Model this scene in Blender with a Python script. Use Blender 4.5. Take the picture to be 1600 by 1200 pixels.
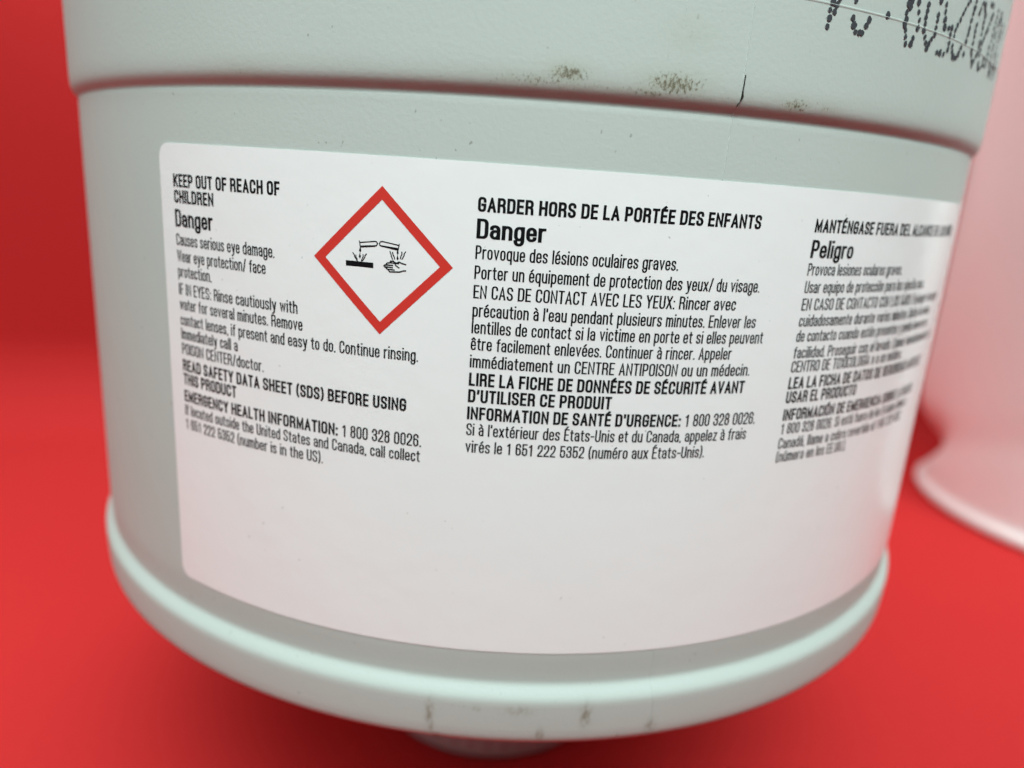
import bpy, bmesh, math, random
from mathutils import Vector, Matrix
from mathutils.geometry import delaunay_2d_cdt
for o in list(bpy.data.objects):
    bpy.data.objects.remove(o)
sc = bpy.context.scene
col = sc.collection
DEBUG = False
S = 0.07                     # radius of the container, metres; shapes below are given in radii
FLOOR = -1.5

# ------------------------------------------------------------------ camera
cam_d = bpy.data.cameras.new('camera')
cam = bpy.data.objects.new('camera', cam_d)
col.objects.link(cam)
cam_d.sensor_fit = 'HORIZONTAL'
cam_d.sensor_width = 36.0
cam_d.lens = 1140.34 / 1600 * 36
cam_d.clip_start = 0.002
cam_d.clip_end = 50
_r = Vector((0.99775002, 0.01296895, 0.06577766))
_u = Vector((-0.06688906, 0.25921635, 0.96350025))
_d = Vector((0.00455506, 0.96573221, -0.25950059))
m = Matrix((( _r.x, _u.x, -_d.x, 0), (_r.y, _u.y, -_d.y, -1.99234847 * S), (_r.z, _u.z, -_d.z, 0), (0, 0, 0, 1)))
cam.matrix_world = m
cam_d.dof.use_dof = True
cam_d.dof.focus_distance = 0.985 * S
cam_d.dof.aperture_fstop = 14.0
sc.camera = cam

# ------------------------------------------------------------------ world, lamps, exposure
w = bpy.data.worlds.new('World')
sc.world = w
w.use_nodes = True
_nt = w.node_tree
_tc = _nt.nodes.new('ShaderNodeTexCoord')
_sx = _nt.nodes.new('ShaderNodeSeparateXYZ')
_mr = _nt.nodes.new('ShaderNodeMapRange')          # a room that is bright overhead and dimmer below
_nt.links.new(_tc.outputs['Generated'], _sx.inputs[0])
_nt.links.new(_sx.outputs[2], _mr.inputs[0])
for _i, _v in ((1, -0.12), (2, 0.5), (3, 0.12), (4, 1.0)):
    _mr.inputs[_i].default_value = _v
_mx = _nt.nodes.new('ShaderNodeMix'); _mx.data_type = 'RGBA'
_nt.links.new(_mr.outputs[0], _mx.inputs[0])
_mx.inputs[6].default_value = (0, 0, 0, 1)
_mx.inputs[7].default_value = (0.87, 1.0, 1.0, 1)
_nt.links.new(_mx.outputs[2], _nt.nodes['Background'].inputs[0])
_nt.nodes['Background'].inputs[1].default_value = 0.14

def area(name, loc, target, sx, sy, power, colour, spread=180, rotz=0):
    l = bpy.data.lights.new(name, 'AREA')
    l.shape = 'RECTANGLE'
    l.size = sx * S; l.size_y = sy * S
    l.energy = power
    l.color = colour
    l.spread = math.radians(spread)
    o = bpy.data.objects.new(name, l)
    o.location = Vector(loc) * S
    o.rotation_euler = (Vector(target) - Vector(loc)).to_track_quat('-Z', 'Y').to_euler()
    o.rotation_euler = (Matrix.Rotation(math.radians(rotz), 3, 'Z') @ o.rotation_euler.to_matrix()).to_euler()
    col.objects.link(o)
    return o
area('front_overhead_softbox', (1.4, -2.6, 2.7), (1.1, -1.0, -0.1), 15, 1.2, 1.12, (0.86, 1.0, 0.985), 84)
area('added_right_fill', (4.6, -2.6, 2.6), (3.4, 1.4, 0.9), 2, 2, 0.28, (0.86, 1.0, 0.985), 70)  # added light, only there to brighten the white container
area('added_left_fill', (-4.2, -2.8, 2.2), (-0.8, -0.4, 0.1), 2, 2, 0.020, (0.86, 1.0, 0.985), 50)  # weak added light that lifts the left of body and label
area('rear_overhead_softbox', (0.8, 2.65, 2.6), (0.7, 3.1, 0.7), 10, 0.8, 1.4, (0.86, 1.0, 0.985), 160, 14.0)
sc.view_settings.view_transform = 'Standard'
sc.view_settings.look = 'None'
sc.view_settings.exposure = 0
sc.view_settings.gamma = 1
sc.cycles.max_bounces = 10
sc.cycles.diffuse_bounces = 6

# ------------------------------------------------------------------ helpers
def link(name, verts, faces, mat, parent=None, smooth=True):
    me = bpy.data.meshes.new(name)
    me.from_pydata([(x * S, y * S, z * S) for x, y, z in verts], [], faces)
    me.update()
    if smooth:
        me.polygons.foreach_set('use_smooth', [True] * len(me.polygons))
    o = bpy.data.objects.new(name, me)
    for mm in (mat if isinstance(mat, (list, tuple)) else [mat]):
        me.materials.append(mm)
    col.objects.link(o)
    if parent:
        o.parent = parent
    return o

def cyl(th, z, r):
    return (r * math.sin(th), -r * math.cos(th), z)

def lathe(profile, n=192, cx=0, cy=0, rfun=None):
    verts, faces = [], []
    k = len(profile)
    for i in range(n):
        a = 2 * math.pi * i / n
        for r, z in profile:
            rr = rfun(r, z, a) if rfun else r
            verts.append((cx + rr * math.sin(a), cy - rr * math.cos(a), z))
    for i in range(n):
        j = (i + 1) % n
        for q in range(k - 1):
            faces.append((i * k + q + 1, j * k + q + 1, j * k + q, i * k + q))
    return verts, faces

def smooth_profile(pts, step=0.03):
    """fill long spans of a (r, z) profile with extra points so shading stays even"""
    out = [pts[0]]
    for a, b in zip(pts, pts[1:]):
        n = max(1, int(math.hypot(b[0] - a[0], b[1] - a[1]) / step))
        for i in range(1, n + 1):
            t = i / n
            out.append((a[0] + (b[0] - a[0]) * t, a[1] + (b[1] - a[1]) * t))
    return out

# ------------------------------------------------------------------ materials
def new_mat(name, colour, rough, spec=0.5):
    mt = bpy.data.materials.new(name)
    mt.use_nodes = True
    b = mt.node_tree.nodes['Principled BSDF']
    b.inputs['Base Color'].default_value = (*colour, 1)
    b.inputs['Roughness'].default_value = rough
    b.inputs['Specular IOR Level'].default_value = spec
    return mt, mt.node_tree, b

class NT:
    def __init__(s, nt):
        s.nt = nt
    def n(s, t, **kw):
        x = s.nt.nodes.new(t)
        for k, v in kw.items():
            setattr(x, k, v)
        return x
    def _in(s, sock, v):
        if isinstance(v, bpy.types.NodeSocket):
            s.nt.links.new(v, sock)
        else:
            sock.default_value = v
    def math(s, op, a, b=0.0, clamp=False):
        x = s.n('ShaderNodeMath', operation=op, use_clamp=clamp)
        s._in(x.inputs[0], a); s._in(x.inputs[1], b)
        return x.outputs[0]
    def noise(s, vec, scale, detail=2.0, rough=0.5, dist=0.0):
        x = s.n('ShaderNodeTexNoise')
        s._in(x.inputs['Vector'], vec)
        x.inputs['Scale'].default_value = scale
        x.inputs['Detail'].default_value = detail
        x.inputs['Roughness'].default_value = rough
        x.inputs['Distortion'].default_value = dist
        return x.outputs['Fac']
    def ramp(s, v, lo, hi, a=0.0, b=1.0):
        x = s.n('ShaderNodeMapRange', interpolation_type='SMOOTHSTEP')
        s._in(x.inputs[0], v)
        for i, q in enumerate((lo, hi, a, b)):
            x.inputs[i + 1].default_value = q
        return x.outputs[0]
    def mix(s, f, a, b):
        x = s.n('ShaderNodeMix', data_type='RGBA')
        s._in(x.inputs[0], f)
        s._in(x.inputs[6], a if isinstance(a, bpy.types.NodeSocket) else (*a, 1))
        s._in(x.inputs[7], b if isinstance(b, bpy.types.NodeSocket) else (*b, 1))
        return x.outputs[2]
    def scale(s, vec, v):
        x = s.n('ShaderNodeVectorMath', operation='MULTIPLY')
        s._in(x.inputs[0], vec); x.inputs[1].default_value = v
        return x.outputs[0]
    def objco(s):
        return s.scale(s.n('ShaderNodeTexCoord').outputs['Object'], (1 / S, 1 / S, 1 / S))
    def wrapped(s):
        """(angle, height, 0) round the container, in radii"""
        sp = s.n('ShaderNodeSeparateXYZ')
        s._in(sp.inputs[0], s.objco())
        th = s.math('ARCTAN2', sp.outputs[0], s.math('MULTIPLY', sp.outputs[1], -1.0))
        cb = s.n('ShaderNodeCombineXYZ')
        s._in(cb.inputs[0], th); s._in(cb.inputs[1], sp.outputs[2])
        return cb.outputs[0], th, sp.outputs[2]
    def bump(s, bsdf, h, strength, dist):
        x = s.n('ShaderNodeBump')
        x.inputs['Strength'].default_value = strength
        x.inputs['Distance'].default_value = dist
        s._in(x.inputs['Height'], h)
        s.nt.links.new(x.outputs[0], bsdf.inputs['Normal'])

# plastic of the container, with rubbed-on grime
DIRT = [  # angle, height, half width, half height, strength
    (.048, .1425, .030, .0130, 1.0), (.020, .1320, .100, .0120, .62), (.185, .1400, .050, .0180, .95),
    (.155, .1290, .050, .0080, .75), (.364, .1310, .030, .0100, .85), (.420, .1320, .030, .0100, .55), (.198, .2000, .035, .0220, .36), (.10, .1290, .26, .0060, .52),
    (-.40, .1300, .060, .0150, .40)]
SMEAR = [(-.090, -.812, .0065, .022, 1.0), (-.088, -.836, .005, .024, .7), (.157, -.806, .0085, .020, 1.0), (.086, -.843, .0065, .011, 1.0),
         (-.016, -.797, .005, .005, .9), (.050, -.797, .022, .009, .5), (.062, -.793, .006, .004, .8), (.269, -.838, .009, .014, .8),
         (-.078, -.858, .007, .007, .8), (.215, -.85, .004, .004, .6)]
def blobs(g, th, z, lst):
    tot = None
    for a, b, ra, rb, st in lst:
        da = g.math('MULTIPLY', g.math('SUBTRACT', th, a), 1 / ra)
        db = g.math('MULTIPLY', g.math('SUBTRACT', z, b), 1 / rb)
        d = g.math('ADD', g.math('MULTIPLY', da, da), g.math('MULTIPLY', db, db))
        k = g.math('MULTIPLY', g.math('EXPONENT', g.math('MULTIPLY', d, -1.1)), st)
        tot = k if tot is None else g.math('MAXIMUM', tot, k)
    return tot

plastic, nt, b = new_mat('sage_plastic', (0.545, 0.625, 0.57), 0.50, 0.30)
g = NT(nt)
P, th, z = g.wrapped()
base = g.mix(g.noise(g.objco(), 3.0, 3), (0.444, 0.489, 0.456), (0.474, 0.517, 0.484))
grain = g.noise(g.scale(P, (1.0, 0.6, 1.0)), 260.0, 4, 0.72)
fl = blobs(g, th, z, DIRT)
spk = g.ramp(g.math('ADD', grain, g.math('MULTIPLY', fl, 0.32)), 0.69, 0.86)
spk = g.math('MULTIPLY', spk, g.math('MINIMUM', g.math('MULTIPLY', fl, 2.2), 1.0), True)
film = g.math('MULTIPLY', fl, g.math('MULTIPLY', g.noise(P, 60.0, 3), 0.75))
c = g.mix(film, base, (0.33, 0.33, 0.20))
c = g.mix(g.math('MULTIPLY', spk, 0.85), c, (0.12, 0.10, 0.055))
sm = blobs(g, th, z, SMEAR)
sm = g.math('MULTIPLY', sm, g.ramp(g.noise(g.scale(P, (2.0, 0.8, 1)), 75.0, 3), 0.3, 0.62))
c = g.mix(g.math('MULTIPLY', sm, 0.8), c, (0.16, 0.14, 0.085))
tiny = g.ramp(g.noise(g.scale(P, (1.0, 0.7, 1.0)), 120.0, 1.5, 0.4), 0.715, 0.775)
tiny = g.math('MULTIPLY', tiny, g.ramp(g.noise(P, 9.0, 2), 0.42, 0.62))
c = g.mix(g.math('MULTIPLY', tiny, 0.55), c, (0.15, 0.15, 0.13))
nt.links.new(c, b.inputs['Base Color'])
h = g.math('ADD', g.math('MULTIPLY', g.noise(g.objco(), 150.0, 3, 0.6), 1.0), g.math('MULTIPLY', g.noise(g.objco(), 14.0, 2), 0.5))
g.bump(b, h, 0.09, 0.004 * S)

label_mat, nt, b = new_mat('label_film', (0.80, 0.80, 0.79), 0.23, 0.5)
g = NT(nt)
P, th, z = g.wrapped()
c = g.mix(g.noise(P, 5.0, 3), (0.792, 0.792, 0.785), (0.815, 0.815, 0.81))
tiny = g.ramp(g.noise(g.scale(P, (1.0, 0.8, 1.0)), 105.0, 1.5, 0.4), 0.745, 0.79)
tiny = g.math('MULTIPLY', tiny, g.ramp(g.noise(P, 7.0, 2), 0.45, 0.6))
c = g.mix(g.math('MULTIPLY', tiny, 0.5), c, (0.2, 0.19, 0.17))
nt.links.new(c, b.inputs['Base Color'])
g.bump(b, g.math('ADD', g.noise(P, 22.0, 2), g.math('MULTIPLY', g.noise(P, 190.0, 2), 0.10)), 0.10, 0.006 * S)

ink, _, _ = new_mat('black_ink', (0.007, 0.007, 0.008), 0.30, 0.25)
red_ink, _, _ = new_mat('red_ink', (0.60, 0.040, 0.030), 0.28, 0.4)
jet, nt, b = new_mat('jet_print_ink', (0.045, 0.047, 0.054), 0.6, 0.3)

paper, nt, b = new_mat('red_paper', (0.62, 0.030, 0.030), 0.8, 0.12)
g = NT(nt)
v = g.objco()
c = g.mix(g.noise(v, 40.0, 4, 0.7), (0.455, 0.019, 0.020), (0.515, 0.026, 0.026))
nt.links.new(c, b.inputs['Base Color'])
g.bump(b, g.noise(v, 130.0, 3, 0.7), 0.25, 0.004 * S)

white_plastic, nt, b = new_mat('white_plastic', (0.88, 0.93, 0.92), 0.35, 0.5)
g = NT(nt)
g.bump(b, g.noise(g.objco(), 20.0, 2), 0.05, 0.01 * S)

cap_mat, nt, b = new_mat('cap_plastic', (0.55, 0.42, 0.42), 0.5, 0.4)  # reddish tint: bounce from the red paper is mixed into this colour
grime, _, _ = new_mat('black_grime', (0.025, 0.022, 0.018), 0.8, 0.2)

# ------------------------------------------------------------------ red paper backdrop (floor sweeping up into a wall)
prof = [(-2.9, FLOOR)]
y0, rad = 2.3, 0.50
for i in range(1, 24):
    prof.append((-2.9 + (y0 + 2.9) * i / 24, FLOOR))
for i in range(0, 25):
    a = math.pi / 2 * i / 24
    prof.append((y0 + rad * math.sin(a), FLOOR + rad * (1 - math.cos(a))))
for i in range(1, 13):
    prof.append((y0 + rad, FLOOR + rad + 4.5 * i / 12))
xs = [-8 + 17 * i / 48 for i in range(49)]
verts = [(x, y + 0.25 * x * max(0.0, min(1.0, (y + 0.5) / 2.5)), zz) for y, zz in prof for x in xs]
nx = len(xs)
faces = [(j * nx + i, j * nx + i + 1, (j + 1) * nx + i + 1, (j + 1) * nx + i) for j in range(len(prof) - 1) for i in range(nx - 1)]
bd = link('backdrop_paper', verts, faces, paper)
bd['kind'] = 'structure'
bd['label'] = 'bright red paper sheet sweeping up behind the containers'

# ------------------------------------------------------------------ the container
jug = bpy.data.objects.new('plastic_container', None)
col.objects.link(jug)
jug.location = (0, 0, FLOOR * S)
jug.empty_display_size = 0.02
jug['label'] = 'pale sage green round plastic container with a white Danger label, large in the foreground'
jug['category'] = 'container'

def part(name, verts, faces, mat, parent, smooth=True):
    o = link(name, verts, faces, mat, None, smooth)
    o.parent = parent
    mi = Matrix.Identity(4)
    o.matrix_parent_inverse = Matrix.Translation((0, 0, -FLOOR * S))
    return o
def subpart(name, verts, faces, mat, parent, smooth=True):
    o = link(name, verts, faces, mat, None, smooth)
    o.parent = parent          # parent part already sits in world coordinates
    return o

RT = 1.0125
body_prof = [(0.0, 1.50), (0.80, 1.50), (0.90, 1.505), (0.955, 1.50), (0.99, 1.475), (1.008, 1.44), (RT, 1.40), (RT, 1.0), (RT, 0.60), (RT, 0.30), (RT, 0.17),
             (RT, 0.156), (RT - .0002, 0.146), (RT - .0007, 0.1375), (RT - .0015, 0.1310), (RT - .0027, 0.1262), (RT - .0046, 0.1222), (RT - .0071, 0.1188), (RT - .0097, 0.1160), (RT - .0118, 0.1138), (.9997, 0.1118), (.9993, 0.1102), (.9993, 0.1086), (.9997, 0.1070), (1.0, 0.1056), (1.0, 0.099),
             (1.0, -0.05), (1.0, -0.69), (1.0, -0.703), (.9992, -0.718), (.9978, -0.738), (.9970, -0.752), (.9970, -0.7565), (.9980, -0.7600), (1.0005, -0.7633), (1.0048, -0.7682), (1.0086, -0.7728), (1.0113, -0.7768), (1.0129, -0.7808), (1.0136, -0.7855), (1.0137, -0.793),
             (1.0122, -0.832), (1.0112, -0.847), (1.009, -0.856), (1.004, -0.8635), (0.996, -0.870), (0.980, -0.880), (0.93, -0.905), (0.80, -0.965), (0.62, -1.04), (0.45, -1.10), (0.36, -1.135), (0.325, -1.16), (0.315, -1.20), (0.315, -1.26)]
sp = []
for i, q in enumerate(body_prof):
    if i == 0:
        sp.append(q); continue
    a = body_prof[i - 1]
    n = max(1, int(math.hypot(q[0] - a[0], q[1] - a[1]) / 0.05))
    for k in range(1, n + 1):
        sp.append((a[0] + (q[0] - a[0]) * k / n, a[1] + (q[1] - a[1]) * k / n))
v, f = lathe(sp, 256)
body = part('body', v, f, plastic, jug)

# screw cap under the neck, with grip ribs
cp = [(0.0, -1.235), (0.30, -1.235), (0.335, -1.245), (0.348, -1.26), (0.350, -1.28), (0.350, -1.47), (0.347, -1.49), (0.340, -1.498), (0.30, -1.4995), (0.0, -1.4995)]
v, f = lathe(smooth_profile(cp, 0.03), 192, rfun=lambda r, zz, a: r + (0.006 * math.cos(48 * a) if r > 0.34 and -1.47 < zz < -1.28 else 0))
part('screw_cap', v, f, cap_mat, jug)

# mould seam running down the front of the body
def ridge_strip(thfun, zs, rfun, halfw, height):
    verts, faces = [], []
    for i, zz in enumerate(zs):
        t = thfun(zz); r = rfun(zz)
        verts += [cyl(t - halfw, zz, r - .0004), cyl(t, zz, r + height), cyl(t + halfw, zz, r - .0004)]
    for i in range(len(zs) - 1):
        a = i * 3
        faces += [(a, a + 1, a + 4, a + 3), (a + 1, a + 2, a + 5, a + 4)]
    return verts, faces
def rprof(zz):
    for (r0, z0), (r1, z1) in zip(sp, sp[1:]):
        if z1 <= zz <= z0 and z0 > z1:
            return r0 + (r1 - r0) * (z0 - zz) / (z0 - z1)
    return 1.0
def zrange(a, b, n):
    return [a + (b - a) * i / n for i in range(n + 1)]
random.seed(4)
v1, f1 = ridge_strip(lambda zz: 0.2725 + 0.004 * math.sin(zz * 9) + 0.0045 * max(0, zz - .1) / .3, zrange(1.35, 0.0285, 400), rprof, 0.0013, 0.0010)
v2, f2 = ridge_strip(lambda zz: 0.268 + 0.003 * math.sin(zz * 20), zrange(-0.7045, -0.872, 60), rprof, 0.0014, 0.0013)
subpart('mould_seam', v1, f1, plastic, body)
subpart('mould_seam', v2, f2, plastic, body)
# fine moulded line across the printed date
def hline(thr, zfun, r, halfw, height, n=120):
    verts, faces = [], []
    for i in range(n + 1):
        t = thr[0] + (thr[1] - thr[0]) * i / n
        zz = zfun(t)
        verts += [cyl(t, zz + halfw, r - .0004), cyl(t, zz, r + height), cyl(t, zz - halfw, r - .0004)]
    for i in range(n):
        a = i * 3
        faces += [(a, a + 1, a + 4, a + 3), (a + 1, a + 2, a + 5, a + 4)]
    return verts, faces
v, f = hline((0.31, 1.9), lambda t: 0.2595 - 0.004 * (t - .37), RT, 0.0022, 0.0012)
subpart('moulded_line', v, f, plastic, body)
# black dirt packed into the seam just above the step
pts = [(.2790, .160, .0005), (.2788, .153, .0008), (.2790, .148, .0010), (.2786, .143, .0012), (.2790, .138, .0017), (.2797, .134, .0028), (.2790, .131, .0028), (.2778, .128, .0018), (.2762, .1245, .0013), (.2752, .1215, .0006)]
verts, faces = [], []
for t, zz, hw in pts:
    r = rprof(zz)
    hw *= .7
    verts += [cyl(t - hw, zz, r - .0002), cyl(t, zz, r + .0021), cyl(t + hw, zz, r - .0002)]
for i in range(len(pts) - 1):
    a = i * 3
    faces += [(a, a + 1, a + 4, a + 3), (a + 1, a + 2, a + 5, a + 4)]
subpart('dirt_streak', verts, faces, grime, body)

# ------------------------------------------------------------------ stroke lettering
# each glyph: (width, strokes); x 0..1 across the width, y in cap heights ("x" suffix: in x-heights), "d" = descender, "r" = rounded corner
GL = {
 'A': (.50, "0,0 .5,1 1,0;.2,.3 .8,.3"), 'B': (.47, "0,0 0,1 .95,1r .95,.54r 0,.54;.3,.54 1,.54r 1,0r 0,0"),
 'C': (.46, "1,.74 1,1r 0,1r 0,0r 1,0r 1,.26"), 'D': (.47, "0,0 0,1 1,1r 1,0rz"), 'E': (.38, "1,1 0,1 0,0 1,0;0,.52 .9,.52"),
 'F': (.37, "1,1 0,1 0,0;0,.5 .88,.5"), 'G': (.47, "1,.75 1,1r 0,1r 0,0r 1,0r 1,.47 .58,.47"), 'H': (.48, "0,0 0,1;1,0 1,1;0,.52 1,.52"),
 'I': (0, "0,0 0,1"), 'J': (.38, "1,1 1,0r 0,0r 0,.3"), 'K': (.49, "0,0 0,1;1,1 0,.36;.33,.58 1,0"), 'L': (.36, "0,1 0,0 1,0"),
 'M': (.62, "0,0 0,1 .5,.12 1,1 1,0"), 'N': (.49, "0,0 0,1 1,0 1,1"), 'O': (.47, "0,0r 1,0r 1,1r 0,1rz"), 'P': (.45, "0,0 0,1 1,1r 1,.44r 0,.44"),
 'Q': (.47, "0,0r 1,0r 1,1r 0,1rz;.6,.2 1,-.06"), 'R': (.47, "0,0 0,1 .97,1r .97,.5r 0,.5;.5,.5 .97,.5r 1,0"),
 'S': (.45, "1,.78 1,1r 0,1r 0,.56r 1,.44r 1,0r 0,0r 0,.22"), 'T': (.42, "0,1 1,1;.5,0 .5,1"), 'U': (.47, "0,1 0,0r 1,0r 1,1"),
 'V': (.48, "0,1 .5,0 1,1"), 'W': (.72, "0,1 .25,0 .5,1 .75,0 1,1"), 'X': (.48, "0,0 1,1;0,1 1,0"), 'Y': (.48, "0,1 .5,.42 1,1;.5,.42 .5,0"), 'Z': (.42, "0,1 1,1 0,0 1,0"),
 'a': (.40, "0,.8x 0,1xr 1,1xr 1,0x;1,.58x 0,.58xr 0,0xr 1,0xr 1,.35x"), 'b': (.41, "0,1 0,0x;0,0xr 1,0xr 1,1xr 0,1xrz"), 'c': (.38, "1,.74x 1,1xr 0,1xr 0,0xr 1,0xr 1,.26x"),
 'd': (.41, "1,1 1,0x;0,0xr 1,0xr 1,1xr 0,1xrz"), 'e': (.40, "0,.5x 1,.5x 1,1xr 0,1xr 0,0xr 1,0xr 1,.2x"), 'f': (.25, "1,1 .42,1r .42,0;0,1x 1,1x"),
 'g': (.41, "1,1x 1,dr 0,dr 0,-.1;0,0xr 1,0xr 1,1xr 0,1xrz"), 'h': (.41, "0,1 0,0x;0,.6x 0,1xr 1,1xr 1,0x"), 'i': (0, "0,0x 0,1x;0,.985 0,1"),
 'j': (.15, "1,1x 1,dr 0,d;1,.985 1,1"), 'k': (.41, "0,1 0,0x;1,1x 0,.3x;.3,.55x 1,0x"), 'l': (0, "0,0 0,1"), 'm': (.68, "0,0x 0,1x;0,.6x 0,1xr .5,1xr .5,0x;.5,.6x .5,1xr 1,1xr 1,0x"),
 'n': (.41, "0,0x 0,1x;0,.6x 0,1xr 1,1xr 1,0x"), 'o': (.40, "0,0xr 1,0xr 1,1xr 0,1xrz"), 'p': (.41, "0,d 0,1x;0,0xr 1,0xr 1,1xr 0,1xrz"), 'q': (.41, "1,d 1,1x;0,0xr 1,0xr 1,1xr 0,1xrz"),
 'r': (.24, "0,0x 0,1x;0,.55x 0,1xr 1,1x"), 's': (.37, "1,.8x 1,1xr 0,1xr 0,.56xr 1,.44xr 1,0xr 0,0xr 0,.2x"), 't': (.25, ".42,.92 .42,0xr 1,0x;0,1x 1,1x"),
 'u': (.41, "0,1x 0,0xr 1,0xr 1,.4x;1,0x 1,1x"), 'v': (.41, "0,1x .5,0x 1,1x"), 'w': (.62, "0,1x .25,0x .5,1x .75,0x 1,1x"), 'x': (.40, "0,0x 1,1x;0,1x 1,0x"),
 'y': (.41, "1,1x .45,dr .05,d;0,1x .53,.03x"), 'z': (.36, "0,1x 1,1x 0,0x 1,0x"),
 '0': (.43, "0,0r 1,0r 1,1r 0,1rz"), '1': (.34, ".12,.79 .68,.95 .68,0"), '2': (.43, "0,.7 0,1r 1,1r 1,.55r 0,.1 0,0 1,0"), '3': (.43, "0,.74 0,1r 1,1r 1,.53r .4,.53;.4,.53 1,.53r 1,0r 0,0r 0,.27"),
 '5': (.43, ".92,1 .06,1 .02,.48 .25,.62r 1,.62r 1,0r 0,0r 0,.27"), '6': (.43, "1,.75 1,1r 0,1r 0,0r 1,0r 1,.58r 0,.58"), '8': (.43, ".03,.54r .97,.54r .97,1r .03,1rz;0,0r 1,0r 1,.54r 0,.54rz"),
 '.': (0, "0,0 0,.012"), ',': (0, "0,.012 0,-.09"), ':': (0, "0,0 0,.012;0,.6 0,.612"), '/': (.30, "0,-.04 1,1.04"), '(': (.13, "1,1.06 0,.8r 0,.16r 1,-.1"), ')': (.13, "0,1.06 1,.8r 1,.16r 0,-.1"),
 '-': (.24, "0,.42 1,.42"), "'": (0, "0,.8 0,1"), '’': (.03, "0,.76 1,1"),
}
ACC = {'acute': ".32,{a} .72,{b}", 'grave': ".28,{b} .68,{a}", 'circ': ".1,{a} .5,{b} .9,{a}", 'tilde': "0,{a} .3,{m} .7,{a} 1,{m}"}
def acc(base, kind, cap=False, dotless=False):
    wd, s = GL[base]
    if dotless:
        s = "0,0x 0,1x"
    a, bb = (1.13, 1.26) if cap else (.86, 1.0)
    t = ACC[kind].format(a=a, b=bb, m=(a + bb) / 2)
    if wd == 0:
        t = "0,%g .14,%g" % (a, bb)
    return (wd, s + ';' + t)
for ch, bs, kd in (('é', 'e', 'acute'), ('à', 'a', 'grave'), ('ê', 'e', 'circ'), ('ú', 'u', 'acute'), ('ó', 'o', 'acute'), ('á', 'a', 'acute')):
    GL[ch] = acc(bs, kd)
for ch, bs, kd in (('É', 'E', 'acute'), ('Í', 'I', 'acute'), ('Ó', 'O', 'acute'), ('Ñ', 'N', 'tilde')):
    GL[ch] = acc(bs, kd, True)
GL['í'] = acc('i', 'acute', False, True)

def stroke_poly(pts, closed, w, hh):
    """quads along a polyline with a flat nib: w = width of upright strokes, hh = of level ones; mitred joints"""
    q = [Vector((x / w, y / hh)) for x, y in pts]
    n = len(q)
    if not closed:
        d = (q[0] - q[1]).normalized(); q[0] = q[0] + d * .5
        d = (q[-1] - q[-2]).normalized(); q[-1] = q[-1] + d * .5
    L, R = [], []
    for i in range(n):
        if closed:
            a, b2 = q[i - 1], q[(i + 1) % n]
        else:
            a = q[i - 1] if i > 0 else None
            b2 = q[i + 1] if i < n - 1 else None
        d1 = (q[i] - a).normalized() if a is not None else None
        d2 = (b2 - q[i]).normalized() if b2 is not None else None
        if d1 is None: d1 = d2
        if d2 is None: d2 = d1
        n1 = Vector((-d1.y, d1.x)); n2 = Vector((-d2.y, d2.x))
        mm = n1 + n2
        if mm.length < 1e-4: mm = n1.copy()
        mm.normalize()
        k = .5 / max(.28, mm.dot(n1))
        L.append(q[i] + mm * k); R.append(q[i] - mm * k)
    out = []
    for i in range(n if closed else n - 1):
        j = (i + 1) % n
        out.append([(p.x * w, p.y * hh) for p in (L[i], R[i], R[j], L[j])])
    return out

def clip_y(poly, lo, hi):
    for sgn, lim in ((1, hi), (-1, -lo)):
        res = []
        for i in range(len(poly)):
            a, b2 = poly[i], poly[(i + 1) % len(poly)]
            ia, ib = sgn * a[1] <= lim + 1e-9, sgn * b2[1] <= lim + 1e-9
            if ia: res.append(a)
            if ia != ib:
                t = (lim - sgn * a[1]) / (sgn * (b2[1] - a[1]))
                res.append((a[0] + (b2[0] - a[0]) * t, a[1] + (b2[1] - a[1]) * t))
        poly = res
        if len(poly) < 3: return []
    return poly

def union(polys):
    verts, faces = [], []
    for p in polys:
        ar = sum(p[i - 1][0] * p[i][1] - p[i][0] * p[i - 1][1] for i in range(len(p)))
        if abs(ar) < 1e-7: continue
        for i in range(1, len(p) - 1):
            t = [p[0], p[i], p[i + 1]]
            ar = (t[1][0] - t[0][0]) * (t[2][1] - t[0][1]) - (t[2][0] - t[0][0]) * (t[1][1] - t[0][1])
            if abs(ar) < 1e-7: continue
            if ar < 0: t = t[::-1]
            faces.append(list(range(len(verts), len(verts) + 3)))
            verts += [Vector(q) for q in t]
    vo, eo, fo, _, _, of = delaunay_2d_cdt(verts, [], faces, 0, 1e-5)
    tris = [[(verts[i].x, verts[i].y) for i in f] for f in faces]
    def covered(x, y):
        for (ax, ay), (bx, by), (cx, cy) in tris:
            if (bx - ax) * (y - ay) - (by - ay) * (x - ax) > 0 and (cx - bx) * (y - by) - (cy - by) * (x - bx) > 0 and (ax - cx) * (y - cy) - (ay - cy) * (x - cx) > 0:
                return True
        return False
    keep = []
    for t in fo:
        if covered(sum(vo[i].x for i in t) / len(t), sum(vo[i].y for i in t) / len(t)):
            keep.append(tuple(t))
    return [(x.x, x.y) for x in vo], keep

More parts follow.
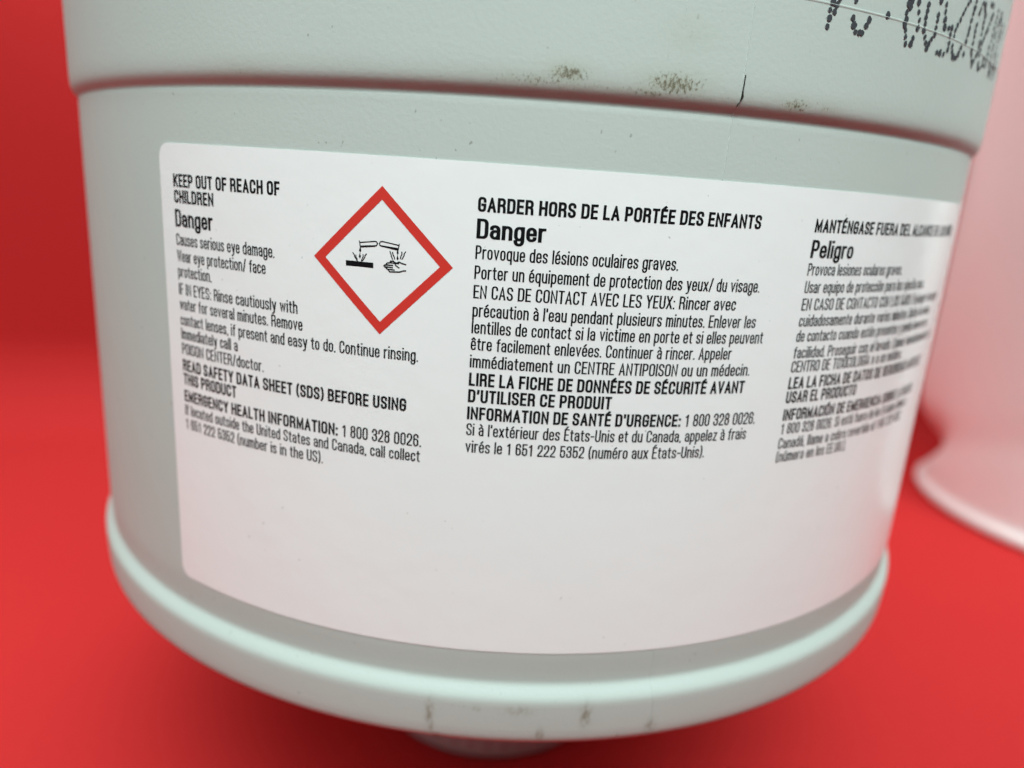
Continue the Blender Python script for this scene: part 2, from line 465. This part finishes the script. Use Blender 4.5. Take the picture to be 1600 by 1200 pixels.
def round_path(pts, closed, cut=.195):
    out = []
    n = len(pts)
    for i, (x, y, rd) in enumerate(pts):
        if not rd or (not closed and i in (0, n - 1)):
            out.append((x, y)); continue
        p = Vector((x, y)); a = Vector(pts[i - 1][:2]); b2 = Vector(pts[(i + 1) % n][:2])
        ra = pts[i - 1][2] or closed; rb = pts[(i + 1) % n][2] or closed
        la = min(cut, (p - a).length * (.5 if pts[i - 1][2] else .9)); lb = min(cut, (p - b2).length * (.5 if pts[(i + 1) % n][2] else .9))
        s = p + (a - p).normalized() * la; e = p + (b2 - p).normalized() * lb
        for k in range(6):
            t = k / 5
            c1 = s + (p - s) * .6; c2 = e + (p - e) * .6
            u = 1 - t
            o = s * u ** 3 + c1 * 3 * u * u * t + c2 * 3 * u * t * t + e * t ** 3
            out.append((o.x, o.y))
    res = [out[0]]
    for p in out[1:]:
        if abs(p[0] - res[-1][0]) + abs(p[1] - res[-1][1]) > 1e-4: res.append(p)
    return res

CACHE = {}
def glyph(ch, style):
    if (ch, style) in CACHE: return CACHE[(ch, style)]
    w, hh, ws, xh = {'B': (.242, .172, 1.02, .74), 'D': (.222, .138, 1.00, .72), 'R': (.174, .108, .93, .745)}[style]
    wd, spec = GL[ch]
    W = wd * ws
    polys = []
    for s in spec.split(';'):
        closed = s.endswith('z')
        pts = []
        for tok in s.rstrip('z').split():
            xs_, ys_ = tok.split(',')
            rd = ys_.endswith('r'); ys_ = ys_.rstrip('r')
            if ys_ == 'd': y = -.26 + hh / 2
            elif ys_.endswith('x'): y = hh / 2 + float(ys_[:-1]) * (xh - hh)
            else: y = hh / 2 + float(ys_) * (1 - hh)
            pts.append((w / 2 + float(xs_) * W, y, rd))
        path = round_path(pts, closed)
        lo = min(p[1] for p in pts) - hh / 2; hi = max(p[1] for p in pts) + hh / 2
        for q in stroke_poly(path, closed, w, hh):
            q = clip_y(q, lo, hi)
            if q: polys.append(q)
    CACHE[(ch, style)] = (union(polys), W + w)
    return CACHE[(ch, style)]

def set_line(text, style, th0, th1, zb, cap, verts, faces, r):
    """one printed line from angle th0 to th1 on the baseline zb; '|' switches from bold to regular"""
    x = 0.0
    items = []
    st = style
    for ch in text:
        if ch == '|':
            st = 'R'; continue
        if ch == ' ':
            x += .36; continue
        (gv, gf), adv = glyph(ch, st)
        items.append((x, gv, gf)); x += adv + {'R': .096, 'B': .108, 'D': .085}[st]
    end = x - .1
    k = (th1 - th0) / end if th1 is not None else cap
    for gx, gv, gf in items:
        n0 = len(verts)
        for px, py in gv:
            verts.append(cyl(th0 + (gx + px) * k, zb + py * cap, r))
        faces += [tuple(n0 + i for i in q) for q in gf]
    return k / cap

# ------------------------------------------------------------------ the label
LR = 1.0010
TL, TR, ZB, CR = -0.5890, 1.32, -0.7005, 0.022
def ztop(t): return 0.0285 - 0.004 * t
ths = [TL + CR * (1 - math.cos(math.pi / 2 * i / 10)) for i in range(11)]
nmid = 150
ths += [TL + CR + (TR - TL - CR) * i / nmid for i in range(1, nmid + 1)]
rows = 40
verts, faces = [], []
for t in ths:
    d = max(0.0, TL + CR - t)
    ins = CR - math.sqrt(max(0, CR * CR - d * d))
    a, b2 = ztop(t) - ins, ZB + ins
    for j in range(rows + 1):
        verts.append(cyl(t, b2 + (a - b2) * j / rows, LR))
for i in range(len(ths) - 1):
    for j in range(rows):
        k = i * (rows + 1) + j
        faces.append((k, k + rows + 1, k + rows + 2, k + 1))
# the label's thin edge
nr = rows + 1
ntop = len(faces)
rim = [i * nr for i in range(len(ths))] + [(len(ths) - 1) * nr + j for j in range(1, nr)] + [i * nr + rows for i in range(len(ths) - 2, -1, -1)] + [j for j in range(rows - 1, 0, -1)]
n0 = len(verts)
for k in rim:
    x, y, zz = verts[k]
    verts += [(x, y, zz), (x * .9985 / LR, y * .9985 / LR, zz)]
for i in range(len(rim)):
    j = (i + 1) % len(rim)
    faces.append((n0 + 2 * i, n0 + 2 * i + 1, n0 + 2 * j + 1, n0 + 2 * j))
label = part('warning_label', verts, faces, label_mat, jug)
for pgl in label.data.polygons[-len(rim):]:
    pgl.use_smooth = False

CAPH = {'B': .0192, 'D': .0262, 'R': .0182}
ZL = [-.0325, -.0560, -.0915, -.1200, -.1450, -.1690, -.1965, -.2205, -.2455, -.2683, -.2927, -.3205, -.3435, -.3720, -.3955, -.4197]
EN = [("B", "KEEP OUT OF REACH OF", -.3432), ("B", "CHILDREN", -.4662), ("D", "Danger", -.4700), ("R", "Causes serious eye damage.", -.3543), ("R", "Wear eye protection/ face", -.3703),
      ("R", "protection.", -.4770), ("R", "IF IN EYES: Rinse cautiously with", -.3161), ("R", "water for several minutes. Remove", -.3080), ("R", "contact lenses, if present and easy to do. Continue rinsing.", -.1298),
      ("R", "Immediately call a", -.4274), ("R", "POISON CENTER/doctor.", -.3779), ("B", "READ SAFETY DATA SHEET (SDS) BEFORE USING", -.1448), ("B", "THIS PRODUCT", -.4332),
      ("B", "EMERGENCY HEALTH INFORMATION:| 1 800 328 0026.", -.1212), ("R", "If located outside the United States and Canada, call collect", -.1223), ("R", "1 651 222 5352 (number is in the US).", -.2750)]
FR = [("B", "GARDER HORS DE LA PORTÉE DES ENFANTS", .3447, -.0337), ("D", "Danger", .0362, -.0687), ("R", "Provoque des lésions oculaires graves.", .2241, -.0959), ("R", "Porter un équipement de protection des yeux/ du visage.", .3585, -.1227),
      ("R", "EN CAS DE CONTACT AVEC LES YEUX: Rincer avec", .3224, -.1492), ("R", "précaution à l'eau pendant plusieurs minutes. Enlever les", .3609, -.1746), ("R", "lentilles de contact si la victime en porte et si elles peuvent", .3781, -.1980),
      ("R", "être facilement enlevées. Continuer à rincer. Appeler", .3270, -.2216), ("R", "immédiatement un CENTRE ANTIPOISON ou un médecin.", .3635, -.2466), ("B", "LIRE LA FICHE DE DONNÉES DE SÉCURITÉ AVANT", .3584, -.2733),
      ("B", "D’UTILISER CE PRODUIT", .1492, -.2975), ("B", "INFORMATION DE SANTÉ D'URGENCE:| 1 800 328 0026.", .3874, -.3231), ("R", "Si à l'extérieur des États-Unis et du Canada, appelez à frais", .3748, -.3470), ("R", "virés le 1 651 222 5352 (numéro aux États-Unis).", .3048, -.3727)]
ES = [("B", "MANTÉNGASE FUERA DEL ALCANCE DE LOS NIÑOS", .925, -.0338), ("D", "Peligro", .5335, -.0709), ("R", "Provoca lesiones oculares graves.", .6858, -.0966), ("R", "Usar equipo de protección para los ojos/la cara.", .7965, -.1228),
      ("R", "EN CASO DE CONTACTO CON LOS OJOS: Enjuagar con agua", .905, -.1489), ("R", "cuidadosamente durante varios minutos. Quitar las lentes", .8720, -.1735), ("R", "de contacto cuando estén presentes y pueda hacerse con", .8730, -.1971),
      ("R", "facilidad. Proseguir con el lavado. Llamar inmediatamente a un", .9250, -.2228), ("R", "CENTRO DE TOXICOLOGÍA o a un médico.", .7555, -.2449), ("B", "LEA LA FICHA DE DATOS DE SEGURIDAD ANTES DE", .8830, -.2715),
      ("B", "USAR EL PRODUCTO", .6117, -.2942), ("B", "INFORMACIÓN DE EMERGENCIA SOBRE LA SALUD", .8600, -.3226), ("R", "1 800 328 0026. Si está fuera de los Estados Unidos y", .8475, -.3450), ("R", "Canadá, llame a cobro revertido al 1 651 222 5352", .8223, -.3693), ("R", "(número en los EE.UU.).", .6137, -.3915)]
INK_R = LR + 0.0003
for nm, rows_, th0 in (("warning_text_english", [(a, b2, c, zz) for (a, b2, c), zz in zip(EN, ZL)], -.5553), ("warning_text_french", FR, -.0562), ("warning_text_spanish", ES, .4425)):
    verts, faces = [], []
    for st, tx, th1, zb in rows_:
        kk = set_line(tx, st, th0, th1, zb, CAPH[st], verts, faces, INK_R)
        if DEBUG: print(nm[-7:], st, round(kk, 3), tx[:24])
    subpart(nm, verts, faces, ink, label, smooth=False)

PIC_S= [(109, [(-3074, 2405), (-969, 2716), (-690, 2686), (-539, 2459), (-680, 2169), (-957, 2056), (-2995, 1799)]), (96, [(-3218, 2602), (-3130, 2349), (-3043, 1704)]), (103, [(-4128, 926), (-3910, 649), (-3908, 452), (-3653, 145), (-3434, -199)]), (103, [(-3694, 602), (-3655, 342), (-3509, 91)]), (103, [(-2153, 928), (-2340, 651), (-2372, 418), (-2581, 105), (-2756, -107)]), (103, [(-2626, 758), (-2587, 531), (-2795, 153), (-2828, -81)]), (109, [(2446, 2455), (140, 2803), (-135, 2717), (-269, 2480), (-181, 2248), (15, 2147), (2154, 1864)]), (96, [(2565, 2574), (2493, 2214), (2409, 1787)]), (103, [(1272, 1502), (1416, 1221), (1457, 965), (1640, 524)]), (103, [(1652, 1435), (1692, 1179), (1872, 868), (1947, 582)]), (103, [(2946, 1571), (2988, 1283), (2825, 1010), (2766, 681)]), (103, [(3487, 1646), (3292, 1372), (3265, 1110), (3006, 635)]), (130, [(3528, -928), (3221, -947), (2679, -1156), (1302, -1240), (1088, -975), (806, -789), (452, -478), (574, -336), (1660, -324)]), (116, [(767, -595), (1668, -637)]), (116, [(1052, -900), (1917, -938)]), (116, [(692, -326), (894, -73), (1342, 16), (1962, -4), (2121, -285), (2595, -586)]), (123, [(1327, 41), (1371, 221), (1749, 272), (1994, 83), (2339, 27), (2574, 222), (2988, 48), (3537, -71)]), (137, [(1893, 10), (2511, -5)])]
PIC_P= [[(-3033, 1992), (-646, 2237), (-956, 2004), (-2972, 1723)], [(-3115, 1731), (-2987, 1722), (-2896, 1324), (-3056, 1049), (-3237, 1296)], [(-3092, 1079), (-2928, 470), (-3081, 240), (-3262, 441)], [(-5182, -186), (-3613, -168), (-3360, -357), (-3073, -398), (-2753, -338), (-2505, -217), (-1105, -203), (-1092, -939), (-5177, -915)], [(-126, 2278), (2456, 2082), (2383, 1753), (2123, 1764), (-88, 2113)], [(2326, 1813), (2436, 1789), (2514, 1439), (2357, 1167), (2200, 1414)], [(2356, 1219), (2514, 660), (2377, 415), (2220, 636)]]

DC = (-.187, -.1104)
def onlabel(polys, r, c=DC):
    vv, ff = union(polys)
    return [cyl(c[0] + x, c[1] + y, r) for x, y in vv], ff
# red diamond border: four mitred bars cut into short pieces so that they follow the curve
ho, hi_ = 0.1012, 0.0832
verts, faces = [], []
cor = [(0, 1), (1, 0), (0, -1), (-1, 0)]
nseg = 14
for i in range(4):
    a, b2 = cor[i], cor[(i + 1) % 4]
    n0 = len(verts)
    for k in range(nseg + 1):
        t = k / nseg
        for hh in (ho, hi_):
            verts.append(cyl(DC[0] + hh * (a[0] + (b2[0] - a[0]) * t), DC[1] + hh * (a[1] + (b2[1] - a[1]) * t), INK_R))
    for k in range(nseg):
        q = n0 + 2 * k
        faces.append((q, q + 1, q + 3, q + 2))
subpart('hazard_diamond', verts, faces, red_ink, label, smooth=False)
polys = []
for wd, pl in PIC_S:
    pts = [(x * 1e-5, y * 1e-5) for x, y in pl]
    polys += stroke_poly(pts, False, wd * 1e-5 * 1.4, wd * 1e-5 * 1.4)
polys = [[(x * 100, y * 100) for x, y in q] for q in polys]
for pl in PIC_P:
    polys.append([(x * 1e-3, y * 1e-3) for x, y in pl])
vv, ff = union(polys)
subpart('corrosion_pictogram', [cyl(DC[0] + x / 100, DC[1] + y / 100, INK_R) for x, y in vv], ff, ink, label, smooth=False)

# ------------------------------------------------------------------ dot-matrix date, printed upside down on the body
DM = {'0': [[(.5, 0), (1, .22), (1, .78), (.5, 1), (0, .78), (0, .22), (.5, 0)]], '1': [[(.15, .8), (.55, 1), (.55, 0)]],
      '2': [[(0, .82), (.25, 1), (.75, 1), (1, .84), (1, .62), (0, .12), (0, 0), (1, 0)]], '4': [[(.72, 0), (.72, 1), (0, .36), (1, .36)]],
      '5': [[(1, 1), (0, 1), (0, .62), (.65, .62), (1, .45), (1, .16), (.7, 0), (.25, 0), (0, .14)]],
      '9': [[(1, .74), (.72, 1), (.28, 1), (0, .76), (0, .66), (.28, .44), (.75, .44), (1, .6)], [(1, .78), (1, .32), (.6, 0), (.15, 0)]],
      '/': [[(0, 0), (1, 1)]], ':': [[(.5, .30), (.5, .31)], [(.5, .70), (.5, .71)]]}
random.seed(11)
verts, faces = [], []
def dot(t, zz, rr, k0):
    n0 = len(verts)
    verts.append(cyl(t, zz, RT + .0009 + .00001 * k0))
    nn = 14
    for k in range(nn):
        a = 2 * math.pi * k / nn
        q = rr * random.uniform(.80, 1.15)
        verts.append(cyl(t + q * math.cos(a), zz + q * 1.05 * math.sin(a), RT + .0009 + .00001 * k0))
    faces.extend([(n0, n0 + 1 + k, n0 + 1 + (k + 1) % nn) for k in range(nn)])
HGT, WID0, PITCH = .096, .030, .0094
kd = 0
for ch, tc in (('4', .400), ('2', .449), (':', .500), ('9', .553), ('0', .600), ('5', .645), ('2', .688), ('/', .722), ('0', .762), ('2', .803), ('/', .838), ('0', .876), ('1', .914)):
    WID = .014 if ch == '/' else WID0
    for path in DM[ch]:
        for (xa, ya), (xb, yb) in zip(path, path[1:]):
            L = math.hypot((xb - xa) * WID, (yb - ya) * HGT)
            n = max(1, round(L / PITCH))
            for k in range(n):
                if random.random() < .05: continue
                x = xa + (xb - xa) * k / n; y = ya + (yb - ya) * k / n
                kd += 1
                dot(tc + (.5 - x) * WID + random.gauss(0, .0008), .2335 + (1 - y) * HGT + random.gauss(0, .0008) + .006 * (tc - .6), random.choice((random.uniform(.0032, .0042), random.uniform(.0040, .0052))), kd % 9)
subpart('date_print', verts, faces, jet, body, smooth=False)

# ------------------------------------------------------------------ the white container behind, on the right
WX, WY = 3.28, 1.64
def waist(r, zz, a):
    # a hand-grip hollow in the left side whose lower lip climbs round towards the front
    if r < .5: return r
    t = math.atan2(math.sin(a + 2.1), math.cos(a + 2.1))
    zc = -1.265 + 0.27 * max(-.3, min(1.6, t))
    side = math.exp(-(max(0, t - .05) / .28) ** 2)
    q = max(0.0, min(1.0, (zz - (side * (zc - .10) + (1 - side) * -1.42)) / (.45 * side + 1.7 * (1 - side))))
    flare = .085 * q * q * (3 - 2 * q)
    fade = side * .10 + .006 * math.exp(-((t - .8) / .8) ** 2)
    k = math.exp(-((zz - zc) / .11) ** 2)
    return r + flare - fade * k
wp = [(0.0, 2.95), (.30, 2.95), (.34, 2.94), (.36, 2.90), (.36, 2.66), (.40, 2.62), (.62, 2.52), (.82, 2.40), (.90, 2.30), (.93, 2.18), (.935, 2.0), (.930, -1.36), (.930, -1.415), (.938, -1.43), (.948, -1.445), (.953, -1.46), (.951, -1.478), (.940, -1.492), (.90, -1.499), (0, -1.499)]
wv, wf = lathe(smooth_profile(wp, 0.025), 160, WX, WY, waist)
wt = bpy.data.objects.new('white_container', None)
col.objects.link(wt)
wt.location = (WX * S, WY * S, FLOOR * S)
wt.empty_display_size = 0.02
wt['label'] = 'blurred pinkish white plastic container behind the sage green one, cut off by right edge'
wt['category'] = 'container'
wb = link('body', wv, wf, white_plastic)
wb.parent = wt
wb.matrix_parent_inverse = Matrix.Translation((-WX * S, -WY * S, -FLOOR * S))
